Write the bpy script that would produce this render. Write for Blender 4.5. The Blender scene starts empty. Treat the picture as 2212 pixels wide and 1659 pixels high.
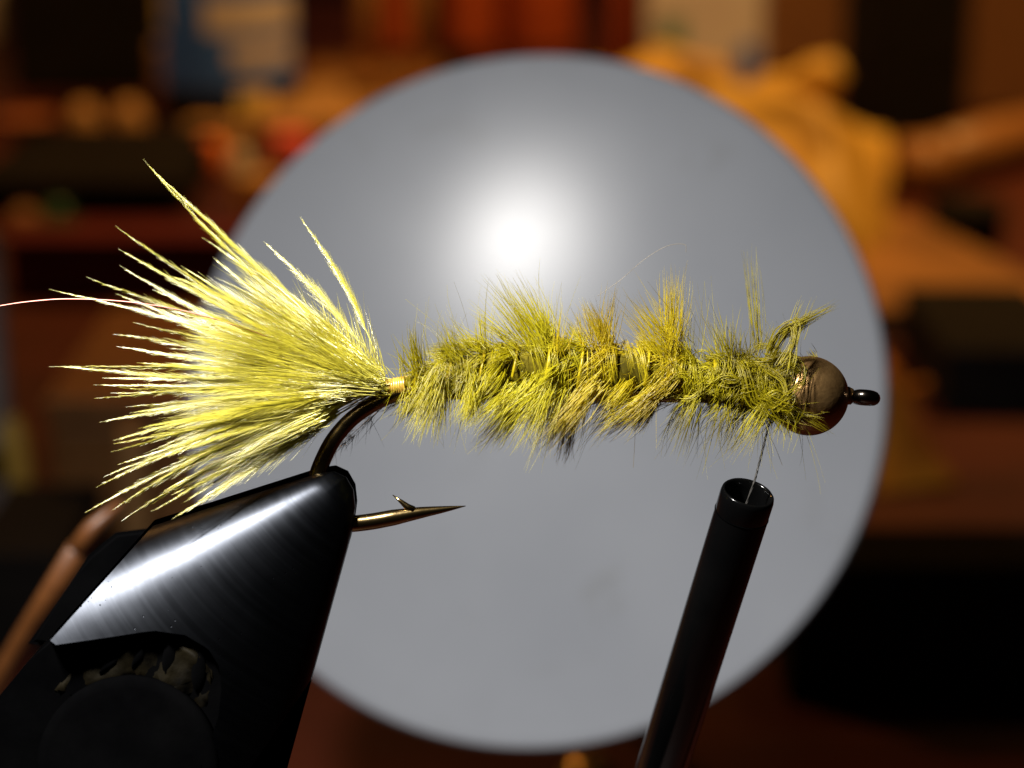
import bpy, bmesh, math, random
import numpy as np
from mathutils import Vector, Matrix

random.seed(7)
class mnoise:
    """smooth repeatable noise from sums of sines"""
    @staticmethod
    def noise(p, k=0.0):
        x, y, z = p
        return (math.sin(2.1 * x + 1.3 * y + k) * math.cos(1.7 * z - 0.9 * y + 2 * k) + 0.6 * math.sin(3.7 * y - 2.3 * z + 1.9 * x + 3 * k) + 0.4 * math.sin(5.3 * z + 4.1 * x - 3.1 * y + 5 * k)) * 0.5
    @staticmethod
    def noise_vector(p):
        return Vector((mnoise.noise(p, 0.4), mnoise.noise(p, 1.9), mnoise.noise(p, 3.3)))
rng = np.random.default_rng(11)
R = math.radians
scene = bpy.context.scene
scene.unit_settings.system = 'METRIC'
scene.unit_settings.scale_length = 0.01          # one unit is one centimetre

# ------------------------------------------------------------------ camera
PITCH, DIST = R(17), 12.0                         # looks down on the bench, 12 cm from the fly
FRAME_W = 5.81                                    # width of the sharp plane in cm
K = FRAME_W / 2212.0
FWD = Vector((0, math.cos(PITCH), -math.sin(PITCH)))
UP = Vector((0, math.sin(PITCH), math.cos(PITCH)))
RIGHT = Vector((1, 0, 0))
CAM = -DIST * FWD
cam_data = bpy.data.cameras.new('camera')
cam = bpy.data.objects.new('camera', cam_data)
scene.collection.objects.link(cam)
cam.location = CAM
cam.rotation_euler = (math.pi / 2 - PITCH, 0, 0)
cam_data.sensor_width = 36.0
cam_data.lens = 36.0 * DIST / FRAME_W
cam_data.clip_start = 0.1
cam_data.clip_end = 1000
cam_data.dof.use_dof = True
cam_data.dof.focus_distance = DIST - 0.10
APERTURE = 0.130                                   # radius in cm
cam_data.dof.aperture_fstop = cam_data.lens * 1e-3 / (2 * APERTURE)
scene.camera = cam

def F(px, py, n=0.0):
    """point of the tying plane: picture column and row of the sharp plane, n cm towards the lens"""
    d = DIST - n
    s = K * d / DIST
    return CAM + FWD * d + RIGHT * ((px - 1106) * s) + UP * ((829.5 - py) * s)

def vec(dx, dy, dn=0.0):
    return RIGHT * (dx * K) + UP * (-dy * K) - FWD * dn

DESK_Z = -9.5
def on_desk(px, py, z=DESK_Z):
    d = FWD + RIGHT * ((px - 1106) * K / DIST) + UP * ((829.5 - py) * K / DIST)
    return CAM + d * ((z - CAM.z) / d.z)
def scale_at(p):
    return (p - CAM).dot(FWD) / DIST * K            # cm per picture column at that depth

# ------------------------------------------------------------------ world, lamps, exposure
world = bpy.data.worlds.new('World')
scene.world = world
world.use_nodes = True
world.node_tree.nodes['Background'].inputs[0].default_value = (0.9, 0.75, 0.6, 1)
world.node_tree.nodes['Background'].inputs[1].default_value = 0.006

LAMP = CAM + FWD * (DIST - 7.0) + RIGHT * -5.2 + UP * 9.0
def area_lamp(name, loc, target, sx, sy, power, col, spread=180):
    l = bpy.data.lights.new(name, 'AREA')
    l.shape = 'ELLIPSE'; l.size = sx; l.size_y = sy
    l.energy = power; l.color = col; l.spread = R(spread)
    o = bpy.data.objects.new(name, l)
    scene.collection.objects.link(o)
    o.location = loc
    o.rotation_euler = (Vector(target) - Vector(loc)).to_track_quat('-Z', 'Y').to_euler()
    return o
area_lamp('bench_lamp', LAMP, F(560, 800), 1.0, 2.4, 2050, (1.0, 0.97, 0.93), 92)
def spot_lamp(name, loc, target, power, col, cone, blend, radius):
    l = bpy.data.lights.new(name, 'SPOT')
    l.energy = power; l.color = col; l.spot_size = R(cone); l.spot_blend = blend
    l.shadow_soft_size = radius
    o = bpy.data.objects.new(name, l)
    scene.collection.objects.link(o)
    o.location = loc
    o.rotation_euler = (Vector(target) - Vector(loc)).to_track_quat('-Z', 'Y').to_euler()
    return o
spot_lamp('room_lamp', (24, 42, 56), (19, 57, -6), 230000, (1.0, 0.51, 0.13), 78, 1.0, 4.0)
area_lamp('shelf_lamp', (-38, 48, 34), (-14, 40, -8), 6, 6, 11000, (1.0, 0.46, 0.12))

scene.view_settings.view_transform = 'Standard'
scene.view_settings.look = 'None'
scene.view_settings.exposure = 0.0
scene.view_settings.gamma = 1.0
scene.view_settings.use_curve_mapping = False
scene.render.engine = 'CYCLES'
scene.cycles.use_denoising = True
scene.cycles.max_bounces = 10
scene.cycles.transparent_max_bounces = 16
scene.cycles.sample_clamp_indirect = 6.0
scene.render.film_transparent = False

# ------------------------------------------------------------------ helpers
def link(o, parent=None):
    scene.collection.objects.link(o)
    if parent is not None:
        o.parent = parent
        o.matrix_parent_inverse = parent.matrix_world.inverted()
    return o
def tag(o, label=None, cat=None, group=None, kind=None):
    if label: o['label'] = label
    if cat: o['category'] = cat
    if group: o['group'] = group
    if kind: o['kind'] = kind
    return o
def thing(name, label, cat, loc, group=None):
    o = bpy.data.objects.new(name, None)
    o.empty_display_size = 0.2
    o.location = loc
    scene.collection.objects.link(o)
    bpy.context.view_layer.update()
    return tag(o, label, cat, group)
def obj(name, me, mat, parent=None, smooth=True):
    if isinstance(me, bmesh.types.BMesh):
        bm = me
        bmesh.ops.recalc_face_normals(bm, faces=bm.faces)
        me = bpy.data.meshes.new(name)
        bm.to_mesh(me); bm.free()
    if smooth:
        me.polygons.foreach_set('use_smooth', [True] * len(me.polygons))
    if mat and not me.materials:
        me.materials.append(mat)
    return link(bpy.data.objects.new(name, me), parent)

def basis_from(t):
    t = t.normalized()
    a = Vector((0, 0, 1)) if abs(t.z) < 0.9 else Vector((1, 0, 0))
    u = t.cross(a).normalized()
    return u, t.cross(u).normalized()
def bm_tube(bm, pts, rad, sides=16, caps=True):
    """sweep with parallel transport; rad is a number or a list"""
    pts = [Vector(p) for p in pts]
    n = len(pts)
    if not isinstance(rad, (list, tuple)): rad = [rad] * n
    rings = []; u = None
    for i, p in enumerate(pts):
        t = (pts[min(i + 1, n - 1)] - pts[max(i - 1, 0)]).normalized()
        if u is None: u, v = basis_from(t)
        else:
            u = (u - t * u.dot(t)).normalized(); v = t.cross(u)
        rings.append([bm.verts.new(p + (u * math.cos(2 * math.pi * k / sides) + v * math.sin(2 * math.pi * k / sides)) * rad[i]) for k in range(sides)])
    for a, b in zip(rings, rings[1:]):
        for k in range(sides):
            bm.faces.new((a[k], a[(k + 1) % sides], b[(k + 1) % sides], b[k]))
    if caps:
        bm.faces.new(rings[0][::-1]); bm.faces.new(rings[-1])
    return bm
def catmull(P, per=6):
    P = [Vector(p) for p in P]
    Q = [P[0] * 2 - P[1]] + P + [P[-1] * 2 - P[-2]]
    out = []
    for i in range(1, len(Q) - 2):
        for j in range(per):
            t = j / per
            a, b, c, d = Q[i - 1], Q[i], Q[i + 1], Q[i + 2]
            out.append(0.5 * (2 * b + (c - a) * t + (2 * a - 5 * b + 4 * c - d) * t * t + (3 * b - a - 3 * c + d) * t ** 3))
    out.append(P[-1])
    return out
def bm_lathe(bm, prof, M=Matrix(), sides=40):
    rings = []
    for r, z in prof:
        rings.append([bm.verts.new(M @ Vector((max(r, 1e-4) * math.cos(2 * math.pi * k / sides), max(r, 1e-4) * math.sin(2 * math.pi * k / sides), z))) for k in range(sides)])
    for a, b in zip(rings, rings[1:]):
        for k in range(sides):
            bm.faces.new((a[k], a[(k + 1) % sides], b[(k + 1) % sides], b[k]))
    bm.faces.new(rings[0][::-1]); bm.faces.new(rings[-1])
    return bm
def bm_box(bm, size, M=Matrix(), bevel=0.0):
    g = bmesh.ops.create_cube(bm, size=1.0, matrix=M @ Matrix.Diagonal((*size, 1)))
    if bevel:
        ed = list({e for v in g['verts'] for e in v.link_edges})
        bmesh.ops.bevel(bm, geom=ed, offset=bevel, segments=3, affect='EDGES', profile=0.5)
    return bm
def axis_matrix(origin, zdir, xhint=None):
    z = Vector(zdir).normalized()
    x = Vector(xhint) if xhint is not None else basis_from(z)[0]
    x = (x - z * x.dot(z)).normalized()
    y = z.cross(x)
    M = Matrix((x, y, z)).transposed().to_4x4()
    M.translation = origin
    return M

# ------------------------------------------------------------------ materials
def new_mat(name):
    m = bpy.data.materials.new(name)
    m.use_nodes = True
    nt = m.node_tree
    return m, nt, nt.nodes['Principled BSDF'], nt.nodes['Material Output']
def mat(name, c1, c2=None, scale=1.0, rough=0.5, metal=0.0, bump=0.0, bscale=None, spec=0.5, detail=4, stretch=None, coat=0.0):
    m, nt, b, out = new_mat(name)
    b.inputs['Roughness'].default_value = rough
    b.inputs['Metallic'].default_value = metal
    b.inputs['Specular IOR Level'].default_value = spec
    b.inputs['Coat Weight'].default_value = coat
    tc = nt.nodes.new('ShaderNodeTexCoord')
    mp = nt.nodes.new('ShaderNodeMapping')
    nt.links.new(tc.outputs['Object'], mp.inputs[0])
    if stretch: mp.inputs['Scale'].default_value = stretch
    nz = nt.nodes.new('ShaderNodeTexNoise')
    nz.inputs['Scale'].default_value = scale; nz.inputs['Detail'].default_value = detail
    nt.links.new(mp.outputs[0], nz.inputs['Vector'])
    rp = nt.nodes.new('ShaderNodeValToRGB')
    rp.color_ramp.elements[0].position = 0.3; rp.color_ramp.elements[1].position = 0.7
    rp.color_ramp.elements[0].color = (*c1, 1); rp.color_ramp.elements[1].color = (*(c2 or c1), 1)
    nt.links.new(nz.outputs['Fac'], rp.inputs[0])
    nt.links.new(rp.outputs[0], b.inputs['Base Color'])
    if bump:
        n2 = nt.nodes.new('ShaderNodeTexNoise')
        n2.inputs['Scale'].default_value = bscale or scale * 4; n2.inputs['Detail'].default_value = 5
        nt.links.new(mp.outputs[0], n2.inputs['Vector'])
        bp = nt.nodes.new('ShaderNodeBump')
        bp.inputs['Strength'].default_value = bump; bp.inputs['Distance'].default_value = 0.01
        nt.links.new(n2.outputs['Fac'], bp.inputs['Height'])
        nt.links.new(bp.outputs[0], b.inputs['Normal'])
    return m
def wood(name, c1, c2, scale=0.6, rough=0.45, stretch=(8, 1, 8)):
    return mat(name, c1, c2, scale, rough, bump=0.15, bscale=scale * 6, stretch=stretch)
def fibre_mat(name, c1, c2, c3, trans=0.35, rough=0.38, spec=0.6, scale=3.0, sheen=0.05):
    m, nt, b, out = new_mat(name)
    b.inputs['Roughness'].default_value = rough
    b.inputs['Specular IOR Level'].default_value = spec
    tc = nt.nodes.new('ShaderNodeTexCoord')
    nz = nt.nodes.new('ShaderNodeTexNoise'); nz.inputs['Scale'].default_value = scale; nz.inputs['Detail'].default_value = 3
    nt.links.new(tc.outputs['Object'], nz.inputs['Vector'])
    rp = nt.nodes.new('ShaderNodeValToRGB')
    e = rp.color_ramp.elements
    e[0].position = 0.34; e[0].color = (*c1, 1); e[1].position = 0.66; e[1].color = (*c3, 1)
    x = e.new(0.5); x.color = (*c2, 1)
    nt.links.new(nz.outputs['Fac'], rp.inputs[0]); nt.links.new(rp.outputs[0], b.inputs['Base Color'])
    tr = nt.nodes.new('ShaderNodeBsdfTranslucent'); nt.links.new(rp.outputs[0], tr.inputs['Color'])
    mx = nt.nodes.new('ShaderNodeMixShader'); mx.inputs[0].default_value = trans
    nt.links.new(b.outputs[0], mx.inputs[1]); nt.links.new(tr.outputs[0], mx.inputs[2])
    gl = nt.nodes.new('ShaderNodeBsdfGlossy'); gl.inputs['Roughness'].default_value = 0.36; gl.inputs['Color'].default_value = (1, 0.99, 0.9, 1)
    m2 = nt.nodes.new('ShaderNodeMixShader'); m2.inputs[0].default_value = sheen
    nt.links.new(mx.outputs[0], m2.inputs[1]); nt.links.new(gl.outputs[0], m2.inputs[2])
    nt.links.new(m2.outputs[0], out.inputs['Surface'])
    return m

M_plume = fibre_mat('olive_marabou', (0.54, 0.48, 0.020), (0.69, 0.62, 0.030), (0.77, 0.71, 0.09), trans=0.40, rough=0.28, spec=0.9, sheen=0.15)
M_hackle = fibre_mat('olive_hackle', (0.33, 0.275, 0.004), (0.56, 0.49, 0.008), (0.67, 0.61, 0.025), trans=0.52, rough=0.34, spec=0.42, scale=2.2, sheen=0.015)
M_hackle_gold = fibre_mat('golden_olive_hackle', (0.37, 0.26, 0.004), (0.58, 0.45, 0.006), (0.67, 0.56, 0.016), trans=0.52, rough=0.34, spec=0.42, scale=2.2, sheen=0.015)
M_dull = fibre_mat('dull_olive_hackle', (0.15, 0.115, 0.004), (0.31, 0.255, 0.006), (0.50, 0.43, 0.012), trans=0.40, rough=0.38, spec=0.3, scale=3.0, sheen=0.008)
M_dark_fibre = fibre_mat('dark_fibre', (0.05, 0.045, 0.02), (0.08, 0.07, 0.03), (0.12, 0.10, 0.05), trans=0.2)
M_hair = fibre_mat('pale_hair', (0.16, 0.13, 0.08), (0.22, 0.18, 0.12), (0.26, 0.22, 0.15), trans=0.3, sheen=0.0)
M_core = mat('olive_body_core', (0.035, 0.028, 0.004), (0.15, 0.12, 0.008), 6, 0.8, bump=0.6, bscale=22, spec=0.03)
M_thread_gold = mat('gold_thread_wraps', (0.30, 0.18, 0.02), (0.46, 0.31, 0.05), 9, 0.3, spec=0.8)
M_hook = mat('bronzed_wire', (0.20, 0.14, 0.055), (0.28, 0.20, 0.09), 6, 0.2, metal=1.0, bump=0.08, bscale=30)
M_hook_dark = mat('black_nickel_wire', (0.07, 0.06, 0.05), (0.11, 0.09, 0.07), 6, 0.2, metal=1.0, bump=0.08, bscale=30)
M_bead = mat('worn_copper_bead', (0.22, 0.12, 0.042), (0.38, 0.225, 0.085), 10, 0.33, metal=0.88, bump=0.28, bscale=45, detail=7)
M_copper = mat('copper_wire', (0.50, 0.17, 0.13), (0.62, 0.24, 0.18), 4, 0.45, metal=0.5)
M_tying = mat('black_thread', (0.02, 0.02, 0.018), (0.06, 0.055, 0.05), 40, 0.5)
M_ceramic = mat('black_gloss_tube', (0.0012, 0.0012, 0.0013), (0.002, 0.002, 0.002), 3, 0.14, spec=0.25)
M_black = mat('black_coated_metal', (0.0006, 0.0006, 0.0007), (0.0014, 0.0014, 0.0015), 3, 0.6, bump=0.2, bscale=20, spec=0.0)
M_dustymetal = mat('dusty_worn_metal', (0.0006, 0.0005, 0.0004), (0.0065, 0.005, 0.0022), 7, 0.6, metal=0.0, spec=0.03, bump=0.5, bscale=18, detail=7)
M_steel = mat('brushed_steel', (0.35, 0.35, 0.36), (0.45, 0.45, 0.45), 3, 0.35, metal=1.0)

# jaw: blackened steel with turning lines round the nose and small pits
def jaw_material():
    m, nt, b, out = new_mat('polished_black_steel')
    b.inputs['Metallic'].default_value = 1.0
    tc = nt.nodes.new('ShaderNodeTexCoord')
    nz = nt.nodes.new('ShaderNodeTexNoise'); nz.inputs['Scale'].default_value = 5; nz.inputs['Detail'].default_value = 6
    nt.links.new(tc.outputs['Object'], nz.inputs['Vector'])
    rp = nt.nodes.new('ShaderNodeValToRGB')
    rp.color_ramp.elements[0].color = (0.007, 0.0075, 0.009, 1); rp.color_ramp.elements[1].color = (0.021, 0.023, 0.027, 1)
    nt.links.new(nz.outputs['Fac'], rp.inputs[0])
    # pits
    vo = nt.nodes.new('ShaderNodeTexVoronoi'); vo.inputs['Scale'].default_value = 26
    nt.links.new(tc.outputs['Object'], vo.inputs['Vector'])
    pr = nt.nodes.new('ShaderNodeValToRGB')
    pr.color_ramp.elements[0].position = 0.07; pr.color_ramp.elements[0].color = (0, 0, 0, 1)
    pr.color_ramp.elements[1].position = 0.13; pr.color_ramp.elements[1].color = (1, 1, 1, 1)
    nt.links.new(vo.outputs['Distance'], pr.inputs[0])
    n3 = nt.nodes.new('ShaderNodeTexNoise'); n3.inputs['Scale'].default_value = 2.3
    nt.links.new(tc.outputs['Object'], n3.inputs['Vector'])
    gate = nt.nodes.new('ShaderNodeMath'); gate.operation = 'GREATER_THAN'; gate.inputs[1].default_value = 0.54
    nt.links.new(n3.outputs['Fac'], gate.inputs[0])
    mxp = nt.nodes.new('ShaderNodeMix'); mxp.data_type = 'RGBA'
    nt.links.new(gate.outputs[0], mxp.inputs['Factor'])
    mxp.inputs['A'].default_value = (1, 1, 1, 1)
    nt.links.new(pr.outputs[0], mxp.inputs['B'])
    mul = nt.nodes.new('ShaderNodeMix'); mul.data_type = 'RGBA'; mul.blend_type = 'MULTIPLY'; mul.inputs['Factor'].default_value = 0.8
    nt.links.new(rp.outputs[0], mul.inputs['A']); nt.links.new(mxp.outputs['Result'], mul.inputs['B'])
    nt.links.new(mul.outputs['Result'], b.inputs['Base Color'])
    # turning lines: rings about the nose (object origin sits at the nose)
    ln = nt.nodes.new('ShaderNodeVectorMath'); ln.operation = 'LENGTH'
    nt.links.new(tc.outputs['Object'], ln.inputs[0])
    n1 = nt.nodes.new('ShaderNodeTexNoise'); n1.noise_dimensions = '1D'; n1.inputs['Scale'].default_value = 24; n1.inputs['Detail'].default_value = 6
    nt.links.new(ln.outputs['Value'], n1.inputs['W'])
    rr = nt.nodes.new('ShaderNodeMapRange')
    rr.inputs['To Min'].default_value = 0.26; rr.inputs['To Max'].default_value = 0.35
    nt.links.new(n1.outputs['Fac'], rr.inputs['Value']); nt.links.new(rr.outputs[0], b.inputs['Roughness'])
    ad = nt.nodes.new('ShaderNodeMath'); ad.operation = 'MULTIPLY'
    nt.links.new(n1.outputs['Fac'], ad.inputs[0]); ad.inputs[1].default_value = 1.0
    bp = nt.nodes.new('ShaderNodeBump'); bp.inputs['Strength'].default_value = 0.018; bp.inputs['Distance'].default_value = 0.01
    nt.links.new(ad.outputs[0], bp.inputs['Height'])
    bp2 = nt.nodes.new('ShaderNodeBump'); bp2.inputs['Strength'].default_value = 0.25; bp2.inputs['Distance'].default_value = 0.01
    nt.links.new(mxp.outputs['Result'], bp2.inputs['Height']); nt.links.new(bp.outputs[0], bp2.inputs['Normal'])
    nt.links.new(bp2.outputs[0], b.inputs['Normal'])
    return m
M_jaw = jaw_material()

# ------------------------------------------------------------------ setting: the bench top
M_desk = wood('reddish_bench_wood', (0.038, 0.0055, 0.002), (0.075, 0.012, 0.004), 0.25, 0.5, stretch=(1, 3, 1))
bm = bmesh.new()
bm_box(bm, (260, 200, 3.0), Matrix.Translation((0, 75, DESK_Z - 1.5)), 0.3)
tag(obj('desk', bm, M_desk, smooth=False), 'dark reddish wooden bench top under all the clutter', kind='structure')

# ------------------------------------------------------------------ pale round plate behind the fly
PLATE_D = 20.7
def cam_pt(px, py, depth):
    return CAM + (FWD + RIGHT * ((px - 1106) * K / DIST) + UP * ((829.5 - py) * K / DIST)) * depth
pc = cam_pt(1142, 845, PLATE_D)
ph = cam_pt(1108, 505, PLATE_D)                    # where the lamp glances off it
nrm = ((LAMP - ph).normalized() + (CAM - ph).normalized()).normalized()
RAD = 766 * K * PLATE_D / DIST
plate = thing('backdrop_plate', 'pale grey round plastic plate standing behind the yellow fly', 'plate', on_desk(1166, 1400))
def plate_material():
    m, nt, b, out = new_mat('satin_white_plastic')
    b.inputs['Specular IOR Level'].default_value = 0.072
    b.inputs['Roughness'].default_value = 0.235
    tc = nt.nodes.new('ShaderNodeTexCoord')
    nz = nt.nodes.new('ShaderNodeTexNoise'); nz.inputs['Scale'].default_value = 0.55; nz.inputs['Detail'].default_value = 5
    nt.links.new(tc.outputs['Object'], nz.inputs['Vector'])
    rp = nt.nodes.new('ShaderNodeValToRGB')
    rp.color_ramp.elements[0].position = 0.25; rp.color_ramp.elements[0].color = (0.168, 0.178, 0.198, 1)
    rp.color_ramp.elements[1].position = 0.6; rp.color_ramp.elements[1].color = (0.186, 0.196, 0.216, 1)
    nt.links.new(nz.outputs['Fac'], rp.inputs[0])
    # a few smudges and specks
    n2 = nt.nodes.new('ShaderNodeTexNoise'); n2.inputs['Scale'].default_value = 1.7; n2.inputs['Detail'].default_value = 7; n2.inputs['Distortion'].default_value = 0.6
    nt.links.new(tc.outputs['Object'], n2.inputs['Vector'])
    r2 = nt.nodes.new('ShaderNodeValToRGB')
    r2.color_ramp.elements[0].position = 0.60; r2.color_ramp.elements[0].color = (1, 1, 1, 1)
    r2.color_ramp.elements[1].position = 0.80; r2.color_ramp.elements[1].color = (0.88, 0.87, 0.84, 1)
    nt.links.new(n2.outputs['Fac'], r2.inputs[0])
    mu = nt.nodes.new('ShaderNodeMix'); mu.data_type = 'RGBA'; mu.blend_type = 'MULTIPLY'; mu.inputs['Factor'].default_value = 1.0
    nt.links.new(rp.outputs[0], mu.inputs['A']); nt.links.new(r2.outputs[0], mu.inputs['B'])
    nt.links.new(mu.outputs['Result'], b.inputs['Base Color'])
    mr = nt.nodes.new('ShaderNodeMapRange'); mr.inputs['To Min'].default_value = 0.185; mr.inputs['To Max'].default_value = 0.235
    nt.links.new(nz.outputs['Fac'], mr.inputs['Value']); nt.links.new(mr.outputs[0], b.inputs['Roughness'])
    return m
M_plate = plate_material()
bm = bmesh.new()
bm_lathe(bm, [(RAD - 0.12, -0.14), (RAD - 0.03, -0.12), (RAD, -0.07), (RAD - 0.03, -0.015), (RAD - 0.09, 0.0), (RAD * 0.5, 0.0), (0.0, 0.0)], axis_matrix(pc, nrm), 128)
disc = obj('disc', bm, M_plate, plate)
# flat front must shade flat: mark by sharp normals
disc.data.polygons.foreach_set('use_smooth', [False] * len(disc.data.polygons))
bm = bmesh.new()
back = pc - nrm * 0.15
ft = on_desk(1166, 1400)
bm_tube(bm, catmull([back, back - nrm * 0.8, back.lerp(ft, 0.4) + Vector((0, 0.6, 0)), ft + Vector((0, 0, 0.25))], 8), 0.18, 12)
obj('support_rod', bm, M_black, plate)
bm = bmesh.new()
bm_lathe(bm, [(1.1, 0.0), (1.1, 0.25), (1.0, 0.33), (0.0, 0.33)], Matrix.Translation(ft), 32)
obj('foot', bm, M_black, plate)

# ------------------------------------------------------------------ the vise
ORG = (806.0, 985.0)
nose_pt = F(735, 1040, 0)
VISE_AX = Vector((-0.69, 0.0, -0.72))
vise = thing('tying_vise', 'black polished steel vise jaws gripping the hook bend of the fly', 'vise', F(-500, 2300, -0.4))
def ray_line(dx, dy, p, q):
    """distance along the ray from ORG to the line p-q"""
    ex, ey = q[0] - p[0], q[1] - p[1]
    den = dx * ey - dy * ex
    if abs(den) < 1e-9: return 1e9
    t = ((p[0] - ORG[0]) * ey - (p[1] - ORG[1]) * ex) / den
    return t if t > 0 else 1e9
NOSE = [(640, 1037), (690, 1022), (722, 1018), (748, 1030), (764, 1058), (768, 1095), (762, 1142), (752, 1182)]
RECESS = [(60, 1400), (115, 1394), (240, 1376), (330, 1362), (400, 1372), (450, 1402), (474, 1440), (478, 1490), (470, 1560), (440, 1640), (380, 1800)]
def poly_hit(dx, dy, poly):
    best = 1e9
    for p, q in zip(poly, poly[1:]):
        ex, ey = q[0] - p[0], q[1] - p[1]
        den = dx * ey - dy * ex
        if abs(den) < 1e-9: continue
        t = ((p[0] - ORG[0]) * ey - (p[1] - ORG[1]) * ex) / den
        u = ((p[0] - ORG[0]) * dy - (p[1] - ORG[1]) * dx) / den
        if t > 0 and -0.001 <= u <= 1.001: best = min(best, t)
    return best
A0, A1 = R(17.6), R(74.6)
BULGE = 0.31
def jaw_mesh(side, ox=0, oy=0, cut=True, NA=72, NR=60):
    bm = bmesh.new()
    grid = []
    for i in range(NA + 1):
        s = 0.5 - 0.5 * math.cos(math.pi * i / NA)          # finer towards both edges
        a = A0 + (A1 - A0) * s
        dx, dy = -math.cos(a), math.sin(a)
        r_in = poly_hit(dx, dy, NOSE)
        if r_in > 1e8: r_in = 110
        if cut:
            r_out = min(ray_line(dx, dy, (331, 1135), (0, 1505)), poly_hit(dx, dy, RECESS), ray_line(dx, dy, (657, 1490), (547, 1649)), 1150)
        else:
            r_out = min(ray_line(dx, dy, (331, 1135), (0, 1505)), 900)
        prof = math.sqrt(max(0.0, 1 - (2 * s - 1) ** 2))
        row = []
        W = 60.0
        for j in range(NR + 1):
            t = (j / NR)
            r = r_in + (r_out - r_in) * t ** 1.6
            cap = 1.0 if r > r_in + W else math.sqrt(max(0.0, 1 - ((r_in + W - r) / W) ** 2))
            n = BULGE * (r ** 0.82 * 330 ** 0.18) * K * prof * (0.12 + 0.88 * cap) * (1 if r > r_in + W else cap ** 0.3 if cap > 0 else 0)
            row.append(bm.verts.new(F(ORG[0] + dx * r + ox, ORG[1] + dy * r + oy, side * (0.045 + n))))
        grid.append(row)
    for i in range(NA):
        for j in range(NR):
            bm.faces.new((grid[i][j], grid[i][j + 1], grid[i + 1][j + 1], grid[i + 1][j]))
    # outer wall down to the split plane, then the flat inner face
    rim = [grid[i][NR] for i in range(NA + 1)]
    low = [bm.verts.new(v.co.copy()) for v in rim]
    for i, v in enumerate(low):
        d = (v.co - CAM); dep = d.dot(FWD)
        v.co = CAM + d * ((DIST - side * 0.045) / dep)
    top = [bm.verts.new(v.co.copy()) for v in rim]
    for i in range(NA):
        bm.faces.new((top[i], low[i], low[i + 1], top[i + 1]))
    bmesh.ops.recalc_face_normals(bm, faces=bm.faces)
    return bm
def shift_origin(o, p):
    """put the object's origin at world point p without moving the mesh"""
    loc = Vector(p)
    o.data.transform(Matrix.Translation(-loc))
    o.matrix_parent_inverse = Matrix()
    o.location = loc - (o.parent.location if o.parent else Vector())
fj = obj('front_jaw', jaw_mesh(1), M_jaw, vise); shift_origin(fj, F(806, 985))
rj = obj('rear_jaw', jaw_mesh(-1, 4, -13, False), M_jaw, vise); shift_origin(rj, F(806, 972))
# jaw holder behind and below: a slab with a milled recess, teeth and the cam cap
def prism(poly, n0, n1, bevel=0.03):
    bm = bmesh.new()
    a = [bm.verts.new(F(x, y, n1)) for x, y in poly]
    b = [bm.verts.new(F(x, y, n0)) for x, y in poly]
    fa = bm.faces.new(a); bm.faces.new(b[::-1])
    for i in range(len(poly)):
        bm.faces.new((a[i], b[i], b[(i + 1) % len(poly)], a[(i + 1) % len(poly)]))
    if bevel:
        bmesh.ops.bevel(bm, geom=list(fa.edges), offset=bevel, segments=3, affect='EDGES')
    return bm
holder_poly = [(118, 1366), (60, 1430), (0, 1503), (-300, 1838), (-420, 2040), (60, 2350), (330, 1960), (400, 1790), (462, 1650), (490, 1560), (496, 1480), (470, 1412), (410, 1358), (330, 1342), (250, 1345)]
obj('jaw_holder', prism(holder_poly, -0.35, 0.38), M_black, vise, smooth=False)
obj('rear_plate', prism([(330, 1140), (250, 1150), (190, 1200), (150, 1262), (60, 1390), (130, 1400), (330, 1240)], -0.75, -0.35), M_black, vise, smooth=False)
def lens(cx, cy, w, h, rot, n0, dep):
    """a worn tooth: lens outline with a ridge"""
    bm = bmesh.new()
    N = 14
    L, Rr, Cn = [], [], []
    c, s = math.cos(R(rot)), math.sin(R(rot))
    def P(x, y, n): return F(cx + x * c - y * s, cy + x * s + y * c, n)
    for i in range(N + 1):
        t = i / N; y = (t - 0.5) * h; ww = w * 0.5 * math.sin(math.pi * t) ** 0.7 + 0.5
        L.append(bm.verts.new(P(-ww, y, n0))); Rr.append(bm.verts.new(P(ww, y, n0)))
        Cn.append(bm.verts.new(P(-ww * 0.35, y, n0 + dep * math.sin(math.pi * t) ** 0.6)))
    for i in range(N):
        bm.faces.new((L[i], Cn[i], Cn[i + 1], L[i + 1])); bm.faces.new((Cn[i], Rr[i], Rr[i + 1], Cn[i + 1]))
    return bm
worn = [(118, 1490), (160, 1436), (220, 1402), (300, 1378), (372, 1380), (428, 1404), (458, 1444), (462, 1500), (440, 1552), (410, 1508), (352, 1474), (283, 1461), (212, 1475), (158, 1512)]
bm = prism(worn, 0.30, 0.393, 0.012)
bmesh.ops.triangulate(bm, faces=[f for f in bm.faces if len(f.verts) > 4])
for _ in range(3): bmesh.ops.subdivide_edges(bm, edges=[e for e in bm.edges if e.calc_length() > 0.06], cuts=1, use_grid_fill=True)
for v in bm.verts:
    v.co += -FWD * 0.03 * (mnoise.noise(v.co * 9) + 0.6 * mnoise.noise(v.co * 23))
obj('worn_plate', bm, M_dustymetal, vise)
for cx, cy, w, h, rot in [(364, 1420, 26, 84, 8), (428, 1448, 28, 92, 6), (300, 1418, 18, 60, 30), (236, 1438, 16, 56, 52)]:
    obj('slot', lens(cx, cy, w, h, rot, 0.395, 0.03), M_black, vise)
bm = bmesh.new()
rk = 190 * K
bm_lathe(bm, [(rk, 0.0), (rk, 0.10), (rk - 0.02, 0.125), (rk - 0.06, 0.135), (0.0, 0.14)], axis_matrix(F(283, 1652, 0.365), -FWD), 64)
obj('cam_cap', bm, M_black, vise)
bm = bmesh.new()
bm_tube(bm, [F(-60, 1850, -0.1), F(-420, 2230, -0.3), F(-470, 2290, -0.35)], 0.62, 28)
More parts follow.
